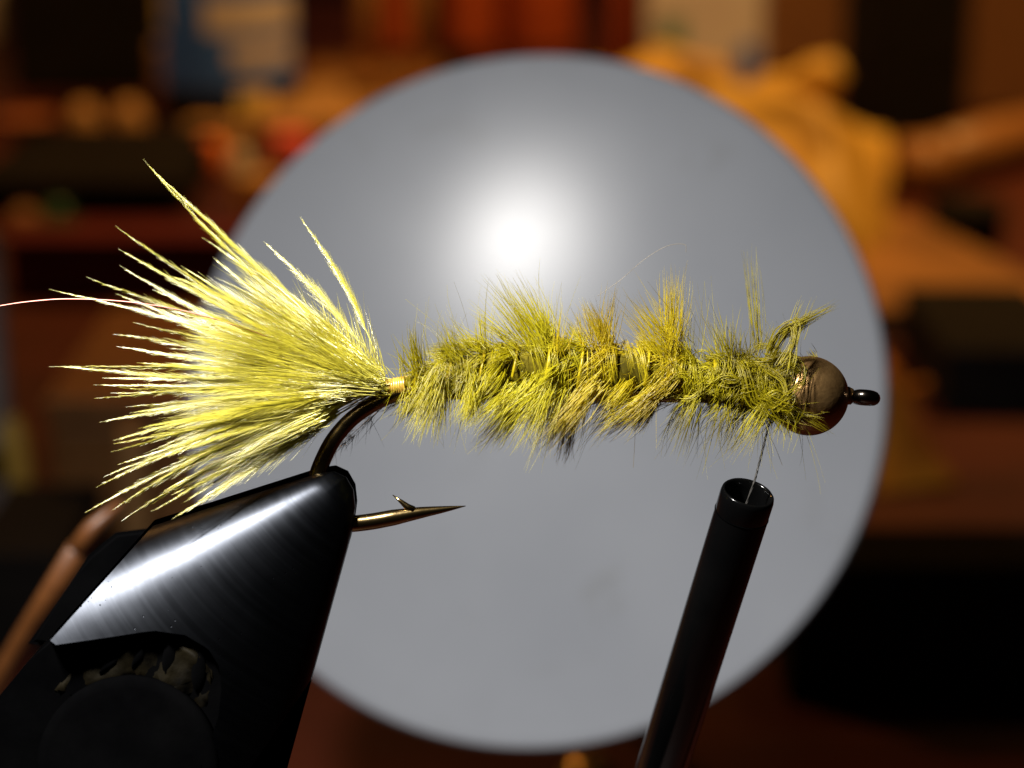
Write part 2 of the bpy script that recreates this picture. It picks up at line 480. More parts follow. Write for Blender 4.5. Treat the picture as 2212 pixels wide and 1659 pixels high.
obj('shaft', bm, M_black, vise)
p0 = F(-500, 2300, -0.4)
bm = bmesh.new()
bm_lathe(bm, [(0.45, 0.0), (0.45, p0.z - DESK_Z + 0.6), (0.4, p0.z - DESK_Z + 0.7), (0, p0.z - DESK_Z + 0.7)], Matrix.Translation((p0.x, p0.y, DESK_Z)), 24)
obj('stem', bm, M_steel, vise)
bm = bmesh.new()
bm_box(bm, (7.5, 7.5, 0.7), Matrix.Translation((p0.x - 1.5, p0.y, DESK_Z + 0.35)), 0.1)
obj('pedestal', bm, M_black, vise, smooth=False)

# ------------------------------------------------------------------ fibres
class Fibres:
    """collects tapered three-sided strands and builds them as one mesh"""
    def __init__(self): self.b = []
    def add(self, P, Rd): self.b.append((np.asarray(P, float), np.asarray(Rd, float)))
    def build(self, name, material, parent, kind=None, label=None):
        V, Fc, off = [], [], 0
        for P, Rd in self.b:
            N, Kp, _ = P.shape
            T = np.gradient(P, axis=1)
            T /= np.linalg.norm(T, axis=2, keepdims=True) + 1e-12
            ref = rng.normal(size=(N, 1, 3))
            U = np.cross(T, ref); U /= np.linalg.norm(U, axis=2, keepdims=True) + 1e-12
            W = np.cross(T, U)
            ring = []
            for k in range(3):
                a = 2 * math.pi * k / 3
                ring.append(P + (U * math.cos(a) + W * math.sin(a)) * Rd[:, :, None])
            vv = np.stack(ring, axis=2).reshape(-1, 3)               # N,K,3
            base = (np.arange(N)[:, None] * Kp + np.arange(Kp - 1)[None, :]) * 3 + off
            for k in range(3):
                k2 = (k + 1) % 3
                Fc.append(np.stack([base + k, base + k2, base + 3 + k2, base + 3 + k], axis=-1).reshape(-1, 4))
            V.append(vv); off += len(vv)
        V = np.concatenate(V).astype(np.float32); Fc = np.concatenate(Fc).astype(np.int32)
        me = bpy.data.meshes.new(name)
        me.vertices.add(len(V)); me.vertices.foreach_set('co', V.ravel())
        me.loops.add(Fc.size); me.loops.foreach_set('vertex_index', Fc.ravel())
        me.polygons.add(len(Fc))
        me.polygons.foreach_set('loop_start', np.arange(0, Fc.size, 4, dtype=np.int32))
        me.polygons.foreach_set('use_smooth', np.ones(len(Fc), dtype=bool))
        me.update(calc_edges=True)
        me.materials.append(material)
        o = link(bpy.data.objects.new(name, me), parent)
        tag(o, label=label, kind=kind)
        return o
def bez(a, b, c, Kp):
    t = np.linspace(0, 1, Kp)[None, :, None]
    return a[:, None] * (1 - t) ** 2 + 2 * b[:, None] * t * (1 - t) + c[:, None] * t * t
NP = lambda v: np.array(v[:], float)
nRIGHT, nUP, nTO = NP(RIGHT), NP(UP), NP(-FWD)

def tuft(fb, base, tip, n, spread=0.16, root=0.03, bend=(0, 0), rad=0.0021, Kp=6, lj=0.35, curl=0.05):
    """a bunch of fibres from base to tip, both (column, row, cm towards the lens)"""
    a = NP(F(*base)); c = NP(F(*tip)); L = np.linalg.norm(c - a)
    A = a + rng.normal(size=(n, 3)) * root
    ln = 1 - lj * rng.random(n) ** 1.3
    C = A + (c - a) * ln[:, None] + rng.normal(size=(n, 3)) * spread * L * ln[:, None]
    Bm = (A + C) / 2 + (nRIGHT * bend[0] - nUP * bend[1]) * K + rng.normal(size=(n, 3)) * curl * L
    t = np.linspace(0, 1, Kp)
    rr = rad * (0.75 + 0.5 * rng.random(n))[:, None] * (1 - 0.9 * t ** 1.6)[None]
    fb.add(bez(A, Bm, C, Kp), rr)

# ------------------------------------------------------------------ the fly
fly = thing('fishing_fly', 'olive yellow feathered streamer fly with copper bead head held in the vise', 'fishing fly', F(700, 1040, 0))

# hook
hook_pts = [(1838, 857), (1700, 856), (1400, 852), (1100, 848), (930, 846), (862, 850), (808, 872), (760, 905), (722, 948), (698, 993), (683, 1035), (680, 1075), (690, 1108), (714, 1128), (750, 1132), (800, 1127), (850, 1118), (905, 1108), (960, 1100), (1006, 1093)]
hr = [17, 17, 17, 17, 17, 17, 17, 17, 17.5, 18, 18, 18, 18, 18, 18, 18, 17.5, 13, 7, 0.8]
cp = catmull([F(x, y, 0) for x, y in hook_pts], 6)
rad = [float(v) * K for v in np.interp(np.linspace(0, len(hr) - 1, len(cp)), range(len(hr)), hr)]
bm = bmesh.new(); bm_tube(bm, cp, rad, 20)
hook = obj('hook', bm, M_hook, fly)
bm = bmesh.new()
bm_tube(bm, [F(893, 1102, 0.012), F(880, 1095, 0.014), F(866, 1083, 0.014), F(848, 1069, 0.012)], [9 * K, 7.5 * K, 4.5 * K, 0.6 * K], 10)
obj('barb', bm, M_hook, hook)
bm = bmesh.new()                                    # the eye: a flattened ring seen almost edge on
ring = []
ec = F(1868, 859, 0)
ax = (RIGHT * 0.988 - UP * 0.10).normalized()
wy = (-FWD * 0.99 + UP * 0.09).normalized()
for k in range(41):
    a = 2 * math.pi * k / 40
    ring.append(ec + ax * math.cos(a) * 18 * K + wy * math.sin(a) * 22 * K)
bm_tube(bm, ring, 15.5 * K, 14, caps=False)
obj('eye', bm, M_hook_dark, hook)
bm = bmesh.new()
bm_tube(bm, [F(1822, 854, 0), F(1832, 855, 0), F(1842, 856, 0)], [19 * K, 20 * K, 16 * K], 20)
obj('collar', bm, M_bead, hook)
# bead
bm = bmesh.new()
rb = 86 * K
prof = [(0.055, -rb * 0.97)] + [(rb * math.cos(a), rb * math.sin(a)) for a in np.linspace(-1.28, 1.25, 30)] + [(0.06, rb * 0.93)]
bm_lathe(bm, prof, axis_matrix(F(1747, 855, 0), RIGHT), 56)
obj('bead', bm, M_bead, fly)

# body core
core_x = [845, 870, 905, 950, 1000, 1080, 1150, 1220, 1300, 1380, 1440, 1500, 1570, 1640, 1700, 1735]
core_y = [838, 832, 822, 812, 806, 800, 796, 798, 802, 806, 810, 818, 826, 834, 842, 846]
core_r = [16, 17, 20, 27, 36, 45, 50, 50, 48, 46, 41, 36, 42, 48, 56, 58]
def axis_y(x): return float(np.interp(x, core_x, core_y))
def axis_r(x): return float(np.interp(x, core_x, core_r))
bm = bmesh.new()
xs = np.linspace(845, 1735, 120)
bm_tube(bm, [F(x, axis_y(x), 0) for x in xs], [axis_r(x) * K * (0.9 + 0.10 * math.sin(x * 0.045 * 2) + 0.05 * random.random()) for x in xs], 24)
obj('body_core', bm, M_core, fly)
# butt of thread wraps behind the tail
for i, x in enumerate(np.linspace(836, 872, 8)):
    bm = bmesh.new()
    r = (15 + 0.12 * (x - 836) + random.random() * 2) * K
    c0 = F(x, 838 - 0.1 * (x - 836), 0)
    bm_tube(bm, [c0 + UP * math.cos(a) * r - FWD * math.sin(a) * r + RIGHT * (a / 6.28 * 5 * K) for a in np.linspace(0, 2 * math.pi, 25)], 3.6 * K, 6)
    obj('thread_wrap', bm, M_thread_gold, fly)

# hackle: fibres standing out of the windings, a part per winding
# seam column, fibre length, pitch, material
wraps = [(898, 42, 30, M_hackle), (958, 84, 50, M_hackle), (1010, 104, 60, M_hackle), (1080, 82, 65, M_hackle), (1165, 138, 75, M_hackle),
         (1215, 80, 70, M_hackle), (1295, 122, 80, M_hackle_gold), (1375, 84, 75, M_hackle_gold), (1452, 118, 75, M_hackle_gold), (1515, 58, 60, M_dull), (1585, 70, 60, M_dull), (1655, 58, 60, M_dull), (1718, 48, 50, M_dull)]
def winding(fb, xs, n_tufts, per, length, rad=0.0022, spread=0.10, lift=0.75):
    """bunches standing out of one turn of the feather stem, swept back to the tail"""
    for q in range(n_tufts):
        th = 2 * math.pi * (q + random.uniform(-.4, .4)) / n_tufts
        x = xs + 42 * math.cos(th) + random.gauss(0, 7)
        xx = min(max(x, 850), 1735)
        rd = UP * math.cos(th) - FWD * math.sin(th)
        b0 = F(x, axis_y(xx), 0) + rd * (axis_r(xx) * K * 1.02)
        front = max(0.0, math.sin(th))
        if random.random() < (0.30 if front > 0.55 else 0.16): continue      # gaps where the core shows
        lf = lift * (1 - 0.62 * front) * random.uniform(0.35, 1.35)
        d = (rd * lf - RIGHT * random.uniform(0.45, 0.85) - UP * (0.22 + 0.42 * front) + Vector(rng.normal(size=3)) * 0.22).normalized()
        L = length * K * random.choice((0.45, 0.65, 0.85, 1.0, 1.12, 1.3)) * (0.78 if math.cos(th) > 0.3 else 1.0) * (1 - 0.30 * front)
        m = int(per * random.uniform(0.5, 1.4))
        A = NP(b0) + rng.normal(size=(m, 3)) * 0.020
        ln = L * (0.62 + 0.42 * rng.random(m))
        D = NP(d)[None] + rng.normal(size=(m, 3)) * spread
        D /= np.linalg.norm(D, axis=1, keepdims=True)
        C = A + D * ln[:, None]
        Bm = A + D * ln[:, None] * 0.5 + NP(rd) * (0.15 * L) + rng.normal(size=(m, 3)) * 0.07 * L
        t = np.linspace(0, 1, 6)
        fb.add(bez(A, Bm, C, 6), rad * (0.7 + 0.6 * rng.random(m))[:, None] * (1 - 0.88 * t ** 1.7)[None])
def curls(fb, x0, x1, n, rad=0.003):
    """loose strands looped round the body"""
    for _ in range(n):
        m = random.randint(5, 12)
        x = random.uniform(x0, x1); th0 = random.uniform(-0.6, 2.2); sweep = random.uniform(1.2, 2.8)
        sl = random.uniform(-60, 60); rs = random.uniform(1.0, 1.35)
        t = np.linspace(0, 1, 12)
        P = []
        for q in range(m):
            jx, jr, jt = random.gauss(0, 6), random.gauss(0, 0.05), random.gauss(0, 0.12)
            pts = []
            for u in t:
                xx = x + sl * (u - 0.5) + jx; th = th0 + jt + sweep * u
                r = axis_r(min(max(xx, 850), 1735)) * K * (rs + jr + 0.14 * math.sin(u * 3.1))
                pts.append(NP(F(xx, axis_y(xx), 0) + UP * math.cos(th) * r - FWD * math.sin(th) * r))
            P.append(pts)
        fb.add(np.array(P), np.tile(rad * (1 - 0.6 * t), (m, 1)))

def swirls(fb, x0, x1, n, rad=0.0026):
    """small loose loops lying on the front and top of the body"""
    for _ in range(n):
        x = random.uniform(x0, x1); th = random.uniform(-0.3, 2.6)
        rd = UP * math.cos(th) - FWD * math.sin(th)
        xx = min(max(x, 850), 1735)
        c = F(x, axis_y(xx), 0) + rd * (axis_r(xx) * K * 1.12)
        e1 = (RIGHT * random.gauss(0.6, .5) + Vector(rng.normal(size=3)) * 0.5); e1 = (e1 - rd * e1.dot(rd) * 0.7).normalized()
        e2 = rd.cross(e1).normalized() + rd * random.gauss(0, .35)
        r0 = random.uniform(14, 38) * K; a0 = random.uniform(0, 6.28); sw = random.uniform(2.4, 5.2)
        m = random.randint(4, 10); t = np.linspace(0, 1, 12); P = []
        for q in range(m):
            jr = 1 + random.gauss(0, .13); jo = Vector(rng.normal(size=3)) * 0.008
            P.append([NP(c + jo + (e1 * math.cos(a0 + sw * u) + e2 * math.sin(a0 + sw * u)) * r0 * jr * (1 - 0.35 * u) + rd * 0.03 * u) for u in t])
        fb.add(np.array(P), np.tile(rad * (1 - 0.65 * t), (m, 1)))

# bunches read off the photograph: base, tip, count, spread
T = {i: [] for i in range(12)}
def put(i, *a, **k): T[i].append((a, k))
put(0, (905, 790, .03), (893, 708, .10), 46, spread=.10); put(0, (900, 800, .08), (870, 745, .12), 40, spread=.2); put(0, (880, 815, .06), (868, 760, .1), 20, spread=.22)
put(0, (880, 845, .08), (866, 898, .14), 30, spread=.2)
put(1, (985, 775, .10), (955, 735, .10), 40, spread=.25); put(1, (950, 800, .16), (890, 925, .26), 70, spread=.13); put(1, (940, 830, .14), (910, 942, .22), 80, spread=.12)
put(1, (960, 835, .14), (950, 935, .2), 50, spread=.14); put(1, (985, 775, .05), (965, 705, 0), 24, spread=.18)
put(2, (1030, 760, .1), (970, 715, .08), 34, spread=.2); put(2, (1040, 750, .06), (1035, 680, .08), 30, spread=.14); put(2, (1015, 800, .16), (1008, 900, .24), 50, spread=.13); put(2, (1030, 820, .16), (995, 915, .26), 50, spread=.18)
put(3, (1170, 745, .08), (1080, 612, .06), 120, spread=.10, root=.05); put(3, (1110, 745, .12), (1030, 680, .1), 40, spread=.22); put(3, (1100, 840, .14), (1010, 930, .24), 70, spread=.15); put(3, (1130, 850, .14), (1060, 925, .22), 60, spread=.18)
put(4, (1180, 730, .04), (1130, 625, .0), 46, spread=.12); put(4, (1185, 740, .08), (1185, 648, .06), 40, spread=.16); put(4, (1180, 840, .16), (1105, 945, .26), 80, spread=.16); put(4, (1200, 840, .16), (1145, 975, .28), 70, spread=.13)
put(4, (1225, 845, .1), (1165, 950, .12), 60, spread=.15)
put(5, (1210, 760, .14), (1215, 685, .12), 30, spread=.2); put(5, (1290, 830, .18), (1170, 960, .26), 70, spread=.09); put(5, (1240, 840, .06), (1225, 935, .05), 20, spread=.2); put(5, (1265, 740, .1), (1250, 665, .1), 24, spread=.2)
put(6, (1310, 750, .08), (1332, 628, .06), 42, spread=.09); put(6, (1300, 740, .06), (1262, 660, .04), 30, spread=.14); put(6, (1345, 855, .1), (1270, 940, .08), 60, spread=.15); put(6, (1300, 745, .1), (1300, 690, .1), 20, spread=.25)
put(7, (1440, 755, .08), (1365, 655, .08), 110, spread=.13, root=.05); put(7, (1448, 740, .06), (1452, 590, .04), 60, spread=.07); put(7, (1455, 740, .04), (1470, 575, .0), 14, spread=.05)
put(7, (1420, 840, .16), (1330, 925, .2), 80, spread=.14); put(7, (1440, 850, .1), (1290, 925, .08), 40, spread=.12); put(7, (1450, 760, .1), (1480, 660, .1), 26, spread=.07)
put(8, (1490, 770, .05), (1512, 610, .0), 5, spread=.04); put(8, (1500, 860, .1), (1440, 950, .12), 36, spread=.14); put(8, (1505, 870, .08), (1472, 985, .06), 26, spread=.1); put(8, (1490, 770, .1), (1470, 715, .1), 30, spread=.3)
put(9, (1570, 770, .1), (1535, 700, .1), 34, spread=.18); put(9, (1570, 770, .06), (1565, 690, .04), 26, spread=.15); put(9, (1570, 880, .1), (1535, 960, .14), 40, spread=.24); put(9, (1580, 790, .05), (1590, 680, .0), 8, spread=.18)
put(10, (1640, 760, -.05), (1618, 530, -.12), 26, spread=.035, root=.02, rad=.0016); put(10, (1600, 770, .05), (1608, 710, .05), 22, spread=.3); put(10, (1640, 890, .1), (1590, 965, .14), 40, spread=.22); put(10, (1660, 860, .2), (1585, 985, .22), 16, spread=.05)
put(10, (1605, 900, .05), (1570, 980, .05), 20, spread=.2)
put(11, (1690, 720, .05), (1808, 657, .05), 60, spread=.03, root=.016, lj=.6); put(11, (1715, 720, .04), (1740, 650, .04), 22, spread=.12); put(11, (1660, 770, .04), (1690, 712, .06), 30, spread=.12)
put(11, (1640, 850, .26), (1700, 935, .22), 16, spread=.06, rad=.003); put(11, (1650, 860, .26), (1735, 900, .24), 14, spread=.05, rad=.003); put(11, (1700, 900, .2), (1700, 945, .2), 50, spread=.35)
put(11, (1710, 880, .2), (1795, 935, .16), 14, spread=.12); put(11, (1715, 890, .18), (1760, 905, .22), 50, spread=.30)
TMAP = {0: [0], 1: [1], 2: [2], 3: [4], 4: [5], 5: [6], 6: [7], 7: [8], 8: [9], 9: [10], 10: [11], 11: [12]}
owner = {}
for k_, v_ in TMAP.items():
    for w_ in v_: owner.setdefault(w_, []).append(k_)
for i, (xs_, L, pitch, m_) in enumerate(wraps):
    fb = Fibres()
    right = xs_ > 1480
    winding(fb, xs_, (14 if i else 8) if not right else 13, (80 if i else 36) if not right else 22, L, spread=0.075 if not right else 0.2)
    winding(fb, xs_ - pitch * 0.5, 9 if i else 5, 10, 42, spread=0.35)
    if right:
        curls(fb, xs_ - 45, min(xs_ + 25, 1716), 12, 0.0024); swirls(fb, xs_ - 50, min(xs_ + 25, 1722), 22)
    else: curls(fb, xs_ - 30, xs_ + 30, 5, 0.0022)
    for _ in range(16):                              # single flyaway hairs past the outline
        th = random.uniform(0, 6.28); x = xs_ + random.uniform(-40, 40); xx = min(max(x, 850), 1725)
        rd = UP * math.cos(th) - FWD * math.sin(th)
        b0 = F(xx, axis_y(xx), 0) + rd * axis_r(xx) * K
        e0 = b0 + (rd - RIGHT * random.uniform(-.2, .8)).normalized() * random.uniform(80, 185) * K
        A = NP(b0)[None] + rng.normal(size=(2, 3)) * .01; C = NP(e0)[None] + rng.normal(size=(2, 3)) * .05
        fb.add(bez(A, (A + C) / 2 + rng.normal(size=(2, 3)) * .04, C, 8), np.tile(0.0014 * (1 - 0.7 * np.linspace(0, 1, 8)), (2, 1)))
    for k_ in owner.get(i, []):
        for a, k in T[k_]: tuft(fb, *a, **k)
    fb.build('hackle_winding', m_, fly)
# feather stem wound along the body
fb = Fibres(); pts = []
for u in np.linspace(0, 1, 260):
    x = 880 + u * 850; th = u * 2 * math.pi * 12
    r = axis_r(x) * K * 1.20
    pts.append(NP(F(x + 22 * math.cos(th), axis_y(x), 0) + UP * math.cos(th) * r - FWD * math.sin(th) * r))
fb.add(np.array([pts]), np.full((1, 260), 0.0095))
fb.build('feather_stem', M_hackle_gold, fly)
# folded strands standing over the bead
for pts in ([(1660, 760), (1680, 720), (1712, 700), (1722, 715), (1712, 760), (1705, 800)], [(1672, 770), (1690, 735), (1715, 705), (1718, 740), (1690, 790)],
            [(1690, 790), (1722, 775), (1738, 795), (1728, 830), (1700, 850)], [(1655, 800), (1690, 825), (1700, 860), (1672, 885)], [(1690, 845), (1712, 860), (1705, 885), (1668, 880)]):
    fb = Fibres()
    cpts = catmull([F(x, y, 0.19 + 0.03 * i) for i, (x, y) in enumerate(pts)], 5)
    base = np.array([NP(p) for p in cpts])
    m = 9
    P = base[None] + rng.normal(size=(m, 1, 3)) * 0.013 + np.cumsum(rng.normal(size=(m, len(base), 3)) * 0.0022, axis=1)
    fb.add(P, np.full((m, len(base)), 0.0028))
    fb.build('folded_strand', M_dull, fly)

# tail of marabou plumes
def plume(tip, base=(838, 834, 0.0), bend=0.0, width=1.0, dens=560, start=0.30, twist=None, rad=0.0042, nz=0.0):
    fb = Fibres()
    a, c = NP(F(*base)), NP(F(*tip))
    L = np.linalg.norm(c - a); d = (c - a) / L
    side = np.cross(d, nTO); side /= np.linalg.norm(side)
    ctrl = (a * 0.5 + c * 0.5) + side * bend * L + nTO * nz
    Kp = 16
    sp = bez(a[None], ctrl[None], c[None], Kp)
    # a little waviness
    w = np.cumsum(rng.normal(size=(Kp, 3)) * 0.0035 * L / 2, axis=0); w *= np.linspace(0, 1, Kp)[:, None]
    sp = sp + w[None]
    t = np.linspace(0, 1, Kp)
    fb.add(sp, (rad * (1.0 - 0.82 * t))[None])
    tw = random.uniform(-0.9, 0.9) if twist is None else twist
    n = int(dens * L / 1.6)
    tt = start + (1 - start) * rng.random(n) ** 1.25 * 0.95
    idx = tt * (Kp - 1); i0 = np.clip(idx.astype(int), 0, Kp - 2); fr = (idx - i0)[:, None]
    A = sp[0][i0] * (1 - fr) + sp[0][i0 + 1] * fr
    Tn = sp[0][i0 + 1] - sp[0][i0]; Tn /= np.linalg.norm(Tn, axis=1, keepdims=True)
    sgn = np.where(rng.random(n) < 0.5, -1.0, 1.0)[:, None]
    flat = side * math.cos(tw) + nTO * math.sin(tw)
    uu = np.clip((tt - start) / (1 - start), 0, 1)
    prof = np.minimum(1.0, 0.55 + uu * 2.2) * (1.0 - 0.88 * np.clip((uu - 0.22) / 0.70, 0, 1) ** 0.75)
    ang = rng.normal(0.155, 0.06, n)[:, None]
    S = flat[None] * sgn + rng.normal(size=(n, 3)) * 0.28
    D = Tn * np.cos(ang) + S * np.sin(ang)
    ln = (0.19 * width * prof * (0.6 + 0.6 * rng.random(n)) )[:, None]
    C = A + D * ln + Tn * ln * 0.25
    Bm = A + D * ln * 0.5
    q = np.linspace(0, 1, 4)
    fb.add(bez(A, Bm, C, 4), 0.0014 * (0.7 + 0.5 * rng.random(n))[:, None] * (1 - 0.85 * q ** 1.5)[None])
    return fb
tips = [  # tip column, row, n, bend
    (313, 345, .05, -.05), (322, 368, .10, .00), (655, 470, .02, .08), (568, 520, .0, .06), (255, 487, .02, -.06), (257, 538, .12, -.02),
    (183, 597, .10, .00), (260, 575, .0, -.07), (108, 627, .16, .03), (250, 640, .0, -.03), (250, 722, .12, .0), (255, 752, .0, .0), (108, 790, .1, .04),
    (110, 796, .2, -.02), (195, 832, .1, .0), (205, 868, .18, .02), (230, 820, .0, .01), (240, 850, .05, -.01), (215, 910, .12, .03), (235, 950, .2, .03), (242, 965, .12, .0),
    (225, 905, .0, .02), (222, 1035, .12, .05), (215, 1052, .2, .07), (252, 1010, .05, .03), (182, 1103, .15, .04), (243, 1110, .22, .06), (260, 1120, .06, .05), (335, 1105, .12, .03),
    (425, 1085, .05, .02), (235, 985, .28, .03), (290, 690, .2, .0), (330, 620, -.05, -.03), (400, 600, -.1, -.04), (470, 610, -.05, -.02), (355, 1060, -.05, .04), (280, 890, -.08, .0),
    (450, 640, .1, -.02), (300, 780, .25, .0), (300, 930, .28, .02), (280, 1065, .0, .04), (520, 590, -.12, -.02), (460, 560, .08, -.03)]
for tx, ty, n, b in tips:
    lenpx = math.hypot(tx - 838, ty - 834)
    thin = lenpx > 690
    n += -0.30 if ty < 740 else (0.18 if ty > 900 else -0.05)      # the fan leans back at the top
    plume((tx, ty, n), base=(838 + random.uniform(-6, 4), 832 + random.uniform(-8, 8), -.07 if ty > 930 else random.uniform(-.03, .05)), bend=b, width=random.uniform(.8, 1.15) * (0.85 if thin else 1)).build('tail_plume', M_plume, fly)
for i in range(34):                                 # the rest of the fan, shorter and in all depths
    u = random.random()
    ang = R(-33 + 74 * u)                            # negative: below the shank
    ln = random.uniform(300, 590)
    tx, ty = 838 - ln * math.cos(ang), 834 - ln * math.sin(ang)
    low = ang < R(-8)
    plume((tx, ty, random.uniform(.05, .5) if low else random.uniform(-.6, .15) if ang > R(8) else random.uniform(-.3, .35)), base=(838 + random.uniform(-6, 4), 832 + random.uniform(-9, 9), -.07 if low else random.uniform(-.05, .06)),
          bend=random.uniform(-.04, .06), width=random.uniform(.8, 1.2), dens=500, start=.22).build('tail_plume', M_plume, fly)
fb = Fibres()                                        # down at the butt of the tail
for b0, t0, n in [((800, 815, .05), (765, 715, .05), 40), ((780, 800, .05), (740, 690, .03), 46), ((810, 822, .04), (785, 760, .04), 30), ((760, 790, .1), (705, 690, .08), 60), ((720, 770, .08), (670, 640, .06), 50), ((825, 825, .05), (800, 790, .05), 24)]:
    tuft(fb, b0, t0, n, spread=.2, root=.04)
for _ in range(64):
    ang = R(random.uniform(-28, 42)); l0 = random.uniform(20 if ang > R(-8) else 150, 200); l1 = l0 + random.uniform(140, 330)
    tuft(fb, (838 - l0 * math.cos(ang), 834 - l0 * math.sin(ang), random.uniform(0, .16)), (838 - l1 * math.cos(ang), 834 - l1 * math.sin(ang), random.uniform(-.15, .30)), 46, spread=.055, root=.03, rad=.0019)
fb.build('tail_down', M_plume, fly)
fb = Fibres()                                        # dark barbs under the bend
tuft(fb, (832, 872, -.05), (722, 978, -.1), 8, spread=.07, rad=.0022)
for _ in range(26):
    u = random.random(); x, y = 832 - 105 * u, 872 + 100 * u
    tuft(fb, (x, y, -.07), (x - random.uniform(5, 45), y + random.uniform(8, 55), -.1), 2, spread=.25, root=.01, rad=.0014)
fb.build('dark_barbs', M_dark_fibre, fly, kind='stuff')
fb = Fibres()
for _ in range(10):
    x, y = random.uniform(1440, 1690), random.uniform(870, 920)
    tuft(fb, (x, y, .05), (x - random.uniform(-5, 35), y + random.uniform(40, 110), .05), 2, spread=.12, root=.01, rad=.0016)
fb.build('dark_barbs', M_dark_fibre, fly, kind='stuff')
fb = Fibres()
cpts = catmull([F(-30, 666, .1), F(60, 652, .1), F(160, 646, .1), F(300, 655, .1), F(450, 685, .08), F(640, 750, .05), F(835, 830, 0)], 8)
fb.add(np.array([[NP(p) for p in cpts]]), np.full((1, len(cpts)), 0.0044))
fb.build('copper_strand', M_copper, fly)
for pl in ([(1290, 640), (1340, 605), (1390, 562), (1440, 532), (1478, 528), (1482, 545)], [(1370, 830), (1372, 930), (1368, 1010)], [(1655, 930), (1672, 960), (1690, 1005)], [(1500, 640), (1520, 690), (1530, 730)], [(1525, 690), (1560, 735)]):
    fb = Fibres()
    cpts = catmull([F(x, y, .05) for x, y in pl], 6)
    fb.add(np.array([[NP(p) for p in cpts]]), np.full((1, len(cpts)), 0.0013))
    fb.build('stray_hair', M_hair, fly)

# ------------------------------------------------------------------ bobbin and thread
top = F(1617, 1062, 0.10)
lean = R(28)
adir = (RIGHT * 0.237 + UP * 0.9715) * math.cos(lean) + (-FWD) * math.sin(lean)   # towards the mouth
rt = 59 * K
bob = thing('thread_bobbin', 'black glossy bobbin tube hanging on the thread below the bead', 'thread bobbin', top - adir * 8.0)
M = axis_matrix(top, adir)
bm = bmesh.new()
ri = rt * 0.80
bm_lathe(bm, [(rt * 0.98, -4.6), (rt, -0.16), (rt * 0.985, -0.15), (rt * 1.0, -0.14), (rt, -0.035), (rt * 0.97, -0.01), (rt * 0.91, 0.0), (rt * 0.85, -0.012), (ri, -0.05), (ri * 0.98, -0.6), (ri * 0.7, -1.6), (0.0, -1.6)], M, 64)
obj('tube', bm, M_ceramic, bob)
bm = bmesh.new()
bm_tube(bm, [top - adir * 0.148 + (M.to_3x3() @ Vector((math.cos(a), math.sin(a), 0))) * rt * 1.000 for a in np.linspace(0, 2 * math.pi, 49)], 0.003, 8, caps=False)
obj('insert_seam', bm, M_black, bob)
for s in (-1, 1):
    bm = bmesh.new()
    b0 = top - adir * 4.4
    bm_tube(bm, catmull([b0 + RIGHT * s * 0.12, b0 - adir * 0.7 + RIGHT * s * 0.55, b0 - adir * 2.0 + RIGHT * s * 0.75, b0 - adir * 3.0 + RIGHT * s * 0.6], 6), 0.07, 10)
    obj('arm', bm, M_steel, bob)
bm = bmesh.new()
sc = top - adir * 7.3
bm_lathe(bm, [(0.6, -0.55), (0.6, -0.45), (0.4, -0.4), (0.4, 0.4), (0.6, 0.45), (0.6, 0.55), (0, 0.55)], axis_matrix(sc, RIGHT), 32)
obj('spool', bm, M_tying, bob)
bm = bmesh.new()
tp = catmull([F(1662, 905, .12), F(1655, 940, .14), F(1640, 1000, .13), F(1622, 1062, .11), top - adir * 0.5 + vec(-6, 0)], 10)
for s in range(3):                                   # three twisted plies
    P = []
    for i, p in enumerate(tp):
        u, v = basis_from(tp[min(i + 1, len(tp) - 1)] - tp[max(i - 1, 0)])
        a = i * 0.9 + s * 2.094
        P.append(p + (u * math.cos(a) + v * math.sin(a)) * 0.0028)
    bm_tube(bm, P, 0.0042, 6)
tag(obj('tying_thread', bm, M_tying), 'thin dark tying thread running from the fly into the bobbin tube', 'thread')
bm = bmesh.new()
bm_tube(bm, catmull([F(631, 1176, .20), F(629, 1186, .20), F(622, 1201, .205)], 5), [0.003] + [0.0065] * 9 + [0.002], 6)
tag(obj('dust_fibre', bm, mat('white_lint', (0.8, 0.8, 0.78), (0.9, 0.9, 0.9), 5, 0.6)), 'tiny white lint fibre stuck to the vise jaw', 'lint')

# ------------------------------------------------------------------ clutter on the bench, far out of focus
def box_item(name, label, cat, x0, x1, ytop, ybase, material, depth=None, rot=0, lift=0.0, group=None, lid=None):
    """box whose front spans the columns x0..x1 and stands on the bench at row ybase"""
    p = on_desk((x0 + x1) / 2, ybase); s = scale_at(p)
    w = (x1 - x0) * s; h = (ybase - ytop) * s / math.cos(PITCH)
    d = depth or w * 0.6
    t = thing(name, label, cat, p, group)
    Mx = Matrix.Translation(p) @ Matrix.Rotation(R(rot), 4, 'Z')
    bm = bmesh.new()
    hl = h * 0.8 if lid else h
    bm_box(bm, (w, d, hl), Mx @ Matrix.Translation((0, d / 2, hl / 2 + lift)), min(w, d, h) * 0.05)
    obj('body', bm, material, t, smooth=False)
    if lid:
        bm = bmesh.new()
        bm_box(bm, (w * 1.03, d * 1.03, h * 0.2), Mx @ Matrix.Translation((0, d / 2, h * 0.9 + lift)), min(w, d, h) * 0.04)
        obj('lid', bm, lid, t, smooth=False)
    return t, p, s, Mx, (w, d, h)
